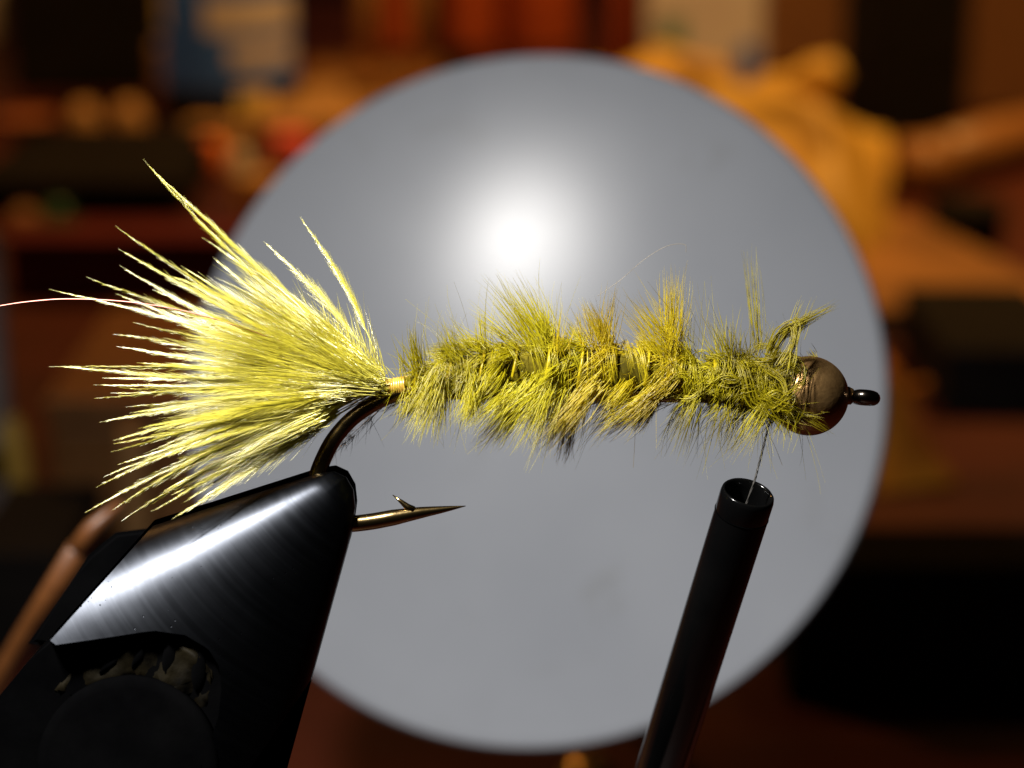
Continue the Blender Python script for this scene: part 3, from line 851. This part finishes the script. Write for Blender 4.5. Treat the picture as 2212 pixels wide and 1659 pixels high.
def jar_item(name, label, cat, cx, half, ytop, ybase, prof, material, lean=(0, 0), group=None, extra=None):
    """turned item; prof in (fraction of half width, fraction of height)"""
    p = on_desk(cx, ybase); s = scale_at(p)
    r = half * s; h = (ybase - ytop) * s / math.cos(PITCH)
    t = thing(name, label, cat, p, group)
    Mx = Matrix.Translation(p) @ Matrix.Rotation(R(lean[0]), 4, 'Y') @ Matrix.Rotation(R(lean[1]), 4, 'X')
    bm = bmesh.new()
    bm_lathe(bm, [(a * r, b * h) for a, b in prof], Mx, 32)
    obj('body', bm, material, t)
    for nm, pr, m2 in (extra or []):
        bm = bmesh.new()
        bm_lathe(bm, [(a * r, b * h) for a, b in pr], Mx, 32)
        obj(nm, bm, m2, t)
    return t, p, s, Mx, (r, h)
CYL = [(0.94, 0.0), (1.0, 0.03), (1.0, 0.95), (0.94, 1.0), (0.0, 1.0)]

W_tan = wood('tan_wood', (0.42, 0.22, 0.08), (0.52, 0.30, 0.12))
W_pine = wood('yellow_pine', (0.62, 0.37, 0.06), (0.72, 0.46, 0.09))
W_mottle = mat('mottled_lit_bench', (0.10, 0.04, 0.01), (0.34, 0.16, 0.04), 0.3, 0.6, detail=5)
W_stick = wood('orange_brown_stick_wood', (0.085, 0.028, 0.006), (0.12, 0.042, 0.010), 1.5)
W_brown = wood('brown_wood', (0.20, 0.085, 0.025), (0.28, 0.13, 0.04))
P_red = mat('red_paint', (0.34, 0.055, 0.012), (0.44, 0.085, 0.02), 1, 0.5)
P_dred = mat('dark_red_paint', (0.085, 0.005, 0.003), (0.12, 0.008, 0.004), 1, 0.5)
P_orange = mat('orange_plastic', (0.85, 0.16, 0.02), (0.9, 0.22, 0.03), 1, 0.35)
P_blue = mat('blue_label', (0.03, 0.12, 0.65), (0.05, 0.17, 0.80), 0.6, 0.4)
P_cream = mat('cream_label', (0.55, 0.52, 0.62), (0.62, 0.60, 0.70), 0.6, 0.5)
P_black = mat('black_plastic', (0.006, 0.005, 0.0045), (0.010, 0.008, 0.007), 1, 0.8, spec=0.1)
P_green = mat('green_glass', (0.01, 0.06, 0.03), (0.015, 0.09, 0.04), 1, 0.25)
P_pink = mat('pink_plastic', (0.75, 0.10, 0.10), (0.8, 0.14, 0.12), 1, 0.4)
P_teal = mat('teal_print', (0.06, 0.22, 0.22), (0.08, 0.28, 0.26), 1, 0.5)
P_yel = mat('yellow_print', (0.70, 0.55, 0.15), (0.78, 0.62, 0.2), 1, 0.5)
P_grey = mat('grey_metal', (0.42, 0.42, 0.42), (0.52, 0.52, 0.52), 1, 0.4, metal=0.1)
P_brown = mat('brown_leather', (0.12, 0.05, 0.02), (0.17, 0.075, 0.03), 1.5, 0.55)
P_white = mat('white_plastic', (0.70, 0.66, 0.6), (0.78, 0.74, 0.68), 1, 0.4)

# blue jar with its printed label
jar, p, s, Mx, (r, h) = jar_item('blue_jar', 'big blue plastic jar with cream label and black foot', 'jar', 500, 142, -330, 262,
    [(0.90, 0.0), (0.97, 0.03), (1.0, 0.10), (1.0, 0.80), (0.9, 0.88), (0.7, 0.92), (0.7, 1.0), (0, 1.0)], P_blue, extra=[('foot', [(0.93, 0.002), (1.012, 0.03), (1.012, 0.14), (0.99, 0.15), (0.0, 0.15)], P_black)])
def wrap_patch(name, parent, Mx, r, a0, a1, z0, z1, material, n=14):
    bm = bmesh.new()
    lo, hi = [], []
    for i in range(n + 1):
        a = R(a0 + (a1 - a0) * i / n)
        lo.append(bm.verts.new(Mx @ Vector((r * math.cos(a), r * math.sin(a), z0)))); hi.append(bm.verts.new(Mx @ Vector((r * math.cos(a), r * math.sin(a), z1))))
    for i in range(n): bm.faces.new((lo[i], lo[i + 1], hi[i + 1], hi[i]))
    return obj(name, bm, material, parent)
wrap_patch('label_panel', jar, Mx, r * 1.010, 258, 350, h * .335, h * .455, P_cream)
wrap_patch('label_panel', jar, Mx, r * 1.010, 278, 348, h * .225, h * .295, P_cream)
wrap_patch('label_seal', jar, Mx, r * 1.030, 283, 312, h * .065, h * .145, P_yel)
wrap_patch('label_panel', jar, Mx, r * 1.010, 184, 212, h * .34, h * .50, P_yel)

# wooden rack with upright dowels
rp = on_desk(800, 222); s = scale_at(rp)
rack = thing('dowel_rack', 'tan wooden rack with two upright dowels beside the blue jar', 'rack', rp)
bm = bmesh.new(); bm_box(bm, (300 * s, 5, 55 * s), Matrix.Translation(rp + Vector((0, 2.5, 27 * s))), 0.15); obj('rail', bm, W_brown, rack, smooth=False)
bm = bmesh.new(); bm_box(bm, (330 * s, 4, 24 * s), Matrix.Translation(rp + Vector((-10 * s, -3.0, 12 * s))), 0.15); obj('front_strip', bm, W_tan, rack, smooth=False)
for cx in (786, 908):
    bm = bmesh.new(); bm_lathe(bm, [(21 * s, 0), (21 * s, 300 * s), (15 * s, 312 * s), (0, 312 * s)], Matrix.Translation(rp + Vector(((cx - 800) * s, 2.5, 54 * s))), 20); obj('dowel', bm, W_tan, rack)
# red tins behind the rack
for cx, half, lab in ((855, 32, 'narrow red tin between the two dowels of the rack'), (1010, 72, 'round orange red tin right of the dowels'), (1170, 80, 'wide orange red tin beside the dark gap above the plate')):
    jar_item('red_tin', lab, 'tin', cx, half, -260, 100 if cx > 900 else 118, CYL, P_red, extra=[('lid', [(1.02, .9), (1.03, .98), (0.9, 1.004), (0, 1.004)], P_black)], group='red tins behind the rack')
for cx, w, yb in ((858, 40, 152), (985, 60, 150)):
    jar_item('black_pot', 'small black pot standing against the dowel rack' if cx < 900 else 'small black pot under the orange red tin', 'pot', cx, w / 2 + 4, 108, yb, CYL, P_black, extra=[('lid', [(1.05, .86), (1.06, .97), (0.95, 1.01), (0, 1.01)], P_black)])
# top left: black box for the unlit corner, pale bottle, leaning cloth-brown block
box_item('corner_shade_box', 'large black box added as the shade of the unlit bench left of the blue jar', 'case', 30, 318, -200, 205, P_black, 12, lid=P_black)  # added black box: stands in for bench that is only unlit
jar_item('pale_bottle', 'pale bottle beside the black corner box', 'bottle', -28, 44, -240, 92, [(0.9, 0), (1, .04), (1, .6), (.5, .75), (.5, 1), (0, 1)], P_white)
t, p, s, Mx, dm = box_item('wood_block', 'brown wooden block leaning between black corner box and blue jar', 'block', 262, 372, 100, 190, W_brown, 4, rot=15, lid=W_tan)
box_item('pine_offcut', 'small tan pine offcut peeping past the jar rim', 'block', 338, 388, -160, 150, W_pine, 3, lid=W_pine)
# corks and small pieces
jar_item('cork_bottle', 'small tan cork bottle beside the brown spool', 'bottle', 196, 33, 226, 330, [(0.85, 0), (1, .06), (1, .7), (.75, .85), (.6, 1), (0, 1)], W_tan, lean=(-6, 0), group='small tan bottles')
jar_item('cork_bottle', 'small tan cork bottle with rounded shoulders beside the tan wood wedge', 'bottle', 296, 34, 222, 332, [(0.85, 0), (1, .06), (1, .7), (.75, .88), (.55, 1), (0, 1)], W_tan, lean=(-8, 0), group='small tan bottles')
jar_item('brown_spool', 'wide reddish brown spool at the left behind the dark tray', 'spool', 60, 70, 252, 345, [(1, 0), (1, .12), (.7, .16), (.7, .84), (1, .88), (1, 1), (0, 1)], wood('red_brown_wood', (0.26, 0.07, 0.02), (0.33, 0.1, 0.03)))
box_item('wood_wedge', 'tan wooden wedge lying before the blue jar', 'wedge', 300, 425, 318, 372, W_tan, 5, rot=-12, lid=W_tan)
jar_item('orange_cap', 'glossy orange cap glowing in front of the blue jar', 'cap', 457, 34, 300, 372, [(0.8, 0), (1, .1), (1, .6), (.8, .88), (.4, 1), (0, 1)], P_orange)
jar_item('grey_vial', 'greyish vial next to the orange cap', 'vial', 512, 24, 322, 388, [(0.8, 0), (1, .1), (1, .7), (.6, .85), (.5, 1), (0, 1)], P_grey, lean=(12, 0))
jar_item('pink_cap', 'pink plastic cap at the rim of the grey plate', 'cap', 632, 44, 290, 356, CYL, P_pink)
box_item('tan_box', 'low tan wooden box behind the pink cap', 'box', 560, 760, 262, 318, W_tan, 8, rot=6, lid=W_tan)
jar_item('amber_pot', 'amber brown pot between orange cap and grey plate', 'pot', 560, 48, 378, 452, CYL, wood('amber_wood', (0.55, 0.25, 0.05), (0.62, 0.3, 0.07)), extra=[('lid', [(1.05, .85), (1.06, .97), (.95, 1.01), (0, 1.01)], W_tan)])
# left middle: tray, green bottle, dark red box
box_item('dark_tray', 'low black tray lying left behind the feather tail', 'tray', -60, 395, 395, 470, P_black, 9, lid=P_black)
jar_item('green_bottle', 'small dark green bottle on the left beside the brown ball', 'bottle', 130, 42, 440, 520, [(0.85, 0), (1, .06), (1, .6), (.5, .8), (.5, 1), (0, 1)], P_green)
jar_item('wooden_ball', 'brown wooden ball next to the green bottle', 'ball', 58, 36, 446, 520, [(0.1, 0), (0.6, .1), (0.92, .3), (1, .5), (0.92, .7), (0.6, .9), (0.1, 1)], W_brown)
box_item('red_box', 'dark red box behind the feather tail', 'box', 20, 520, 515, 655, P_dred, 1.6, lid=P_dred)
# left lower: grey tube, handles, blocks
jar_item('grey_tube', 'upright grey metal tube at the left edge of the bench', 'tube', 8, 40, 520, 1190, [(1, 0), (1, .96), (.85, 1), (0, 1)], P_grey, extra=[('ring', [(1.12, .25), (1.15, .27), (1.15, .33), (1.12, .35), (0, .35)], P_black)])
jar_item('hand_tool', 'tan wooden hand tool standing near the grey tube', 'tool', 66, 34, 900, 1195, [(0.8, 0), (1, .1), (0.8, .5), (1, .85), (.6, 1), (0, 1)], W_pine, lean=(-5, 0))
box_item('brown_case', 'brown wooden case below the dark red box behind the tail', 'case', 120, 470, 860, 1150, W_brown, 6, lid=W_brown)
jar_item('tan_dowel', 'short tan dowel standing before the brown case', 'dowel', 300, 28, 930, 1170, CYL, W_tan)
box_item('black_block', 'black block left of the orange brown stick', 'block', -60, 150, 1190, 1420, P_black, 3, lid=P_black)
# slanting stick just behind the vise
st = thing('wooden_stick', 'slanting orange brown wooden stick behind the vise', 'stick', F(-120, 1720, -5.0))
bm = bmesh.new(); bm_tube(bm, [cam_pt(-190, 1830, 18.6), cam_pt(-20, 1500, 17.6), cam_pt(80, 1330, 17.1), cam_pt(168, 1185, 16.6)], [0.098, 0.095, 0.092, 0.088], 18)
obj('shaft', bm, W_stick, st)
bm = bmesh.new(); bm_tube(bm, [cam_pt(166, 1189, 16.61), cam_pt(200, 1140, 16.6), cam_pt(262, 1085, 16.6)], [0.086, 0.07, 0.03], 18)
obj('tip', bm, W_stick, st)

# right side
def lumpy(name, label, cat, x0, x1, ytop, ybase, depth, rot, material, amp=0.9, taper=0.25, seed=0):
    """a soft crumpled bag: a subdivided box pushed about by noise, narrower on top"""
    p = on_desk((x0 + x1) / 2, ybase); sc_ = scale_at(p)
    w = (x1 - x0) * sc_; h = (ybase - ytop) * sc_ / math.cos(PITCH)
    t = thing(name, label, cat, p)
    bm = bmesh.new()
    bm_box(bm, (w, depth, h))
    bmesh.ops.subdivide_edges(bm, edges=bm.edges[:], cuts=18, use_grid_fill=True)
    Mx = Matrix.Translation(p) @ Matrix.Rotation(R(rot), 4, 'Z')
    for v in bm.verts:
        c = v.co.copy(); u = c.z / h + 0.5
        c.x *= 1 - taper * u ** 2; c.y *= 1 - taper * 0.5 * u ** 2
        d = mnoise.noise_vector(c * 0.16 + Vector((seed, 0, 0))) * amp * 2 + mnoise.noise_vector(c * 0.5 + Vector((0, seed, 0))) * amp * 0.6
        c += d * (0.15 + 0.85 * min(1, u * 3))
        c.z -= 0.22 * h * (c.x / w + 0.5) * u
        v.co = Mx @ (c + Vector((0, depth / 2, h / 2)))
        v.co.z = max(v.co.z, DESK_Z + 0.01)
    obj('bag' if cat == 'bag' else 'cloth', bm, material, t)
    bm = bmesh.new()                                # rolled upper edge
    pts = [Mx @ Vector((w * (q - 0.5) * 0.72, depth * 0.62, h * (1.02 - 0.10 * q) + 0.04 * depth * math.sin(q * 9))) for q in np.linspace(0, 1, 14)]
    bm_tube(bm, pts, [(0.5 + 0.25 * math.sin(k * 1.7)) * min(1, depth / 13) for k in range(14)], 10)
    obj('rolled_edge', bm, material, t)
    return t
M_bag = mat('amber_paper', (0.36, 0.20, 0.030), (0.70, 0.46, 0.085), 0.30, 0.55, detail=5)
lumpy('paper_bag', 'crumpled amber paper bag lying behind the plate at the right', 'bag', 1230, 1865, 285, 610, 12, -10, M_bag, 1.1)
box_item('carton', 'cream carton with teal and blue print behind the paper bag', 'carton', 1390, 1640, -170, 190, P_cream, 8, rot=-8)
ct = bpy.data.objects['carton']
p = on_desk(1515, 190); s = scale_at(p)
for x0, x1, y0, y1, m_ in ((1395, 1470, -60, 60, P_cream), (1425, 1475, 40, 118, P_teal), (1440, 1485, 118, 165, P_blue), (1592, 1632, 95, 170, P_blue)):
    bm = bmesh.new()
    bm_box(bm, ((x1 - x0) * s, 0.06, (y1 - y0) * s), Matrix.Translation(p) @ Matrix.Rotation(R(-8), 4, 'Z') @ Matrix.Translation((((x0 + x1) / 2 - 1515) * s, -0.04, (190 - (y0 + y1) / 2) * s)))
    obj('print_panel', bm, m_, ct, smooth=False)
jar_item('red_canister', 'red canister between the carton and the red tins', 'canister', 1352, 34, -60, 170, CYL, P_red)
box_item('dark_cabinet', 'tall black box standing right of the paper bag', 'box', 1890, 2075, -220, 330, P_black, 8, lid=P_black)
box_item('dark_carton', 'dark brown carton behind the paper bag', 'carton', 1640, 1880, -200, 150, P_brown, 8, lid=P_black)
box_item('leather_case', 'dull brown leather case in the far right corner', 'case', 2080, 2420, -200, 250, P_brown, 8, lid=P_brown)
bm = bmesh.new(); pa, pb = on_desk(1985, 420), on_desk(2300, 330)
bar = thing('wooden_bar', 'light brown wooden bar lying aslant before the leather case', 'bar', pa)
bm_tube(bm, [pa + Vector((0, 0, 0.85)), (pa + pb) / 2 + Vector((0, 0, 0.95)), pb + Vector((0, 0, 0.85))], 0.85, 18); obj('shaft', bm, W_brown, bar)
bm = bmesh.new(); bm_tube(bm, [pa + Vector((0.8, 0, 0.87)), pa + Vector((-0.6, -0.2, 0.87))], 0.9, 18); obj('end_cap', bm, W_brown, bar)
jar_item('black_pot', 'black pot on the bench at the right below the wooden bar', 'pot', 2085, 78, 440, 530, CYL, P_black, extra=[('lid', [(1.04, .86), (1.05, .97), (.95, 1.01), (0, 1.01)], P_black)])
box_item('lit_bench_slab', 'low orange brown slab standing for the lit bench top right of the plate', 'board', 1800, 2330, 655, 720, W_mottle, 9, rot=14, lid=W_mottle)  # added slab: its orange brown imitates lamp light on the bench top
box_item('dark_box', 'dark low box at the right edge of the bench', 'box', 2040, 2330, 755, 900, P_black, 5, lid=P_black)
lumpy('cloth_scrap', 'crumpled cloth scrap coloured as if lit amber right of the bead head', 'cloth', 1900, 2095, 885, 1066, 2.4, 12, mat('warm_lit_cloth', (0.26, 0.075, 0.005), (0.50, 0.19, 0.014), 0.8, 0.8, spec=0.1), 0.55, 0.35, 5)  # warm lamp light is painted into the amber colour of the cloth
box_item('bench_shade_box', 'wide black box added to darken the bench low at the right beside the bobbin', 'case', 1700, 2500, 1215, 1520, P_black, 1.5, lid=P_black)  # added black box: covers the bench where it fades into darkness
p = on_desk(1265, 1690)
jar_item('brass_ring', 'small brass knob below the plate rim beside the bobbin', 'knob', 1270, 60, 1632, 1720, [(0.7, 0), (1, .3), (1, .6), (.6, .95), (0.3, 1), (0, 1)], mat('brass', (0.6, 0.4, 0.15), (0.7, 0.5, 0.2), 2, 0.3, metal=1.0))
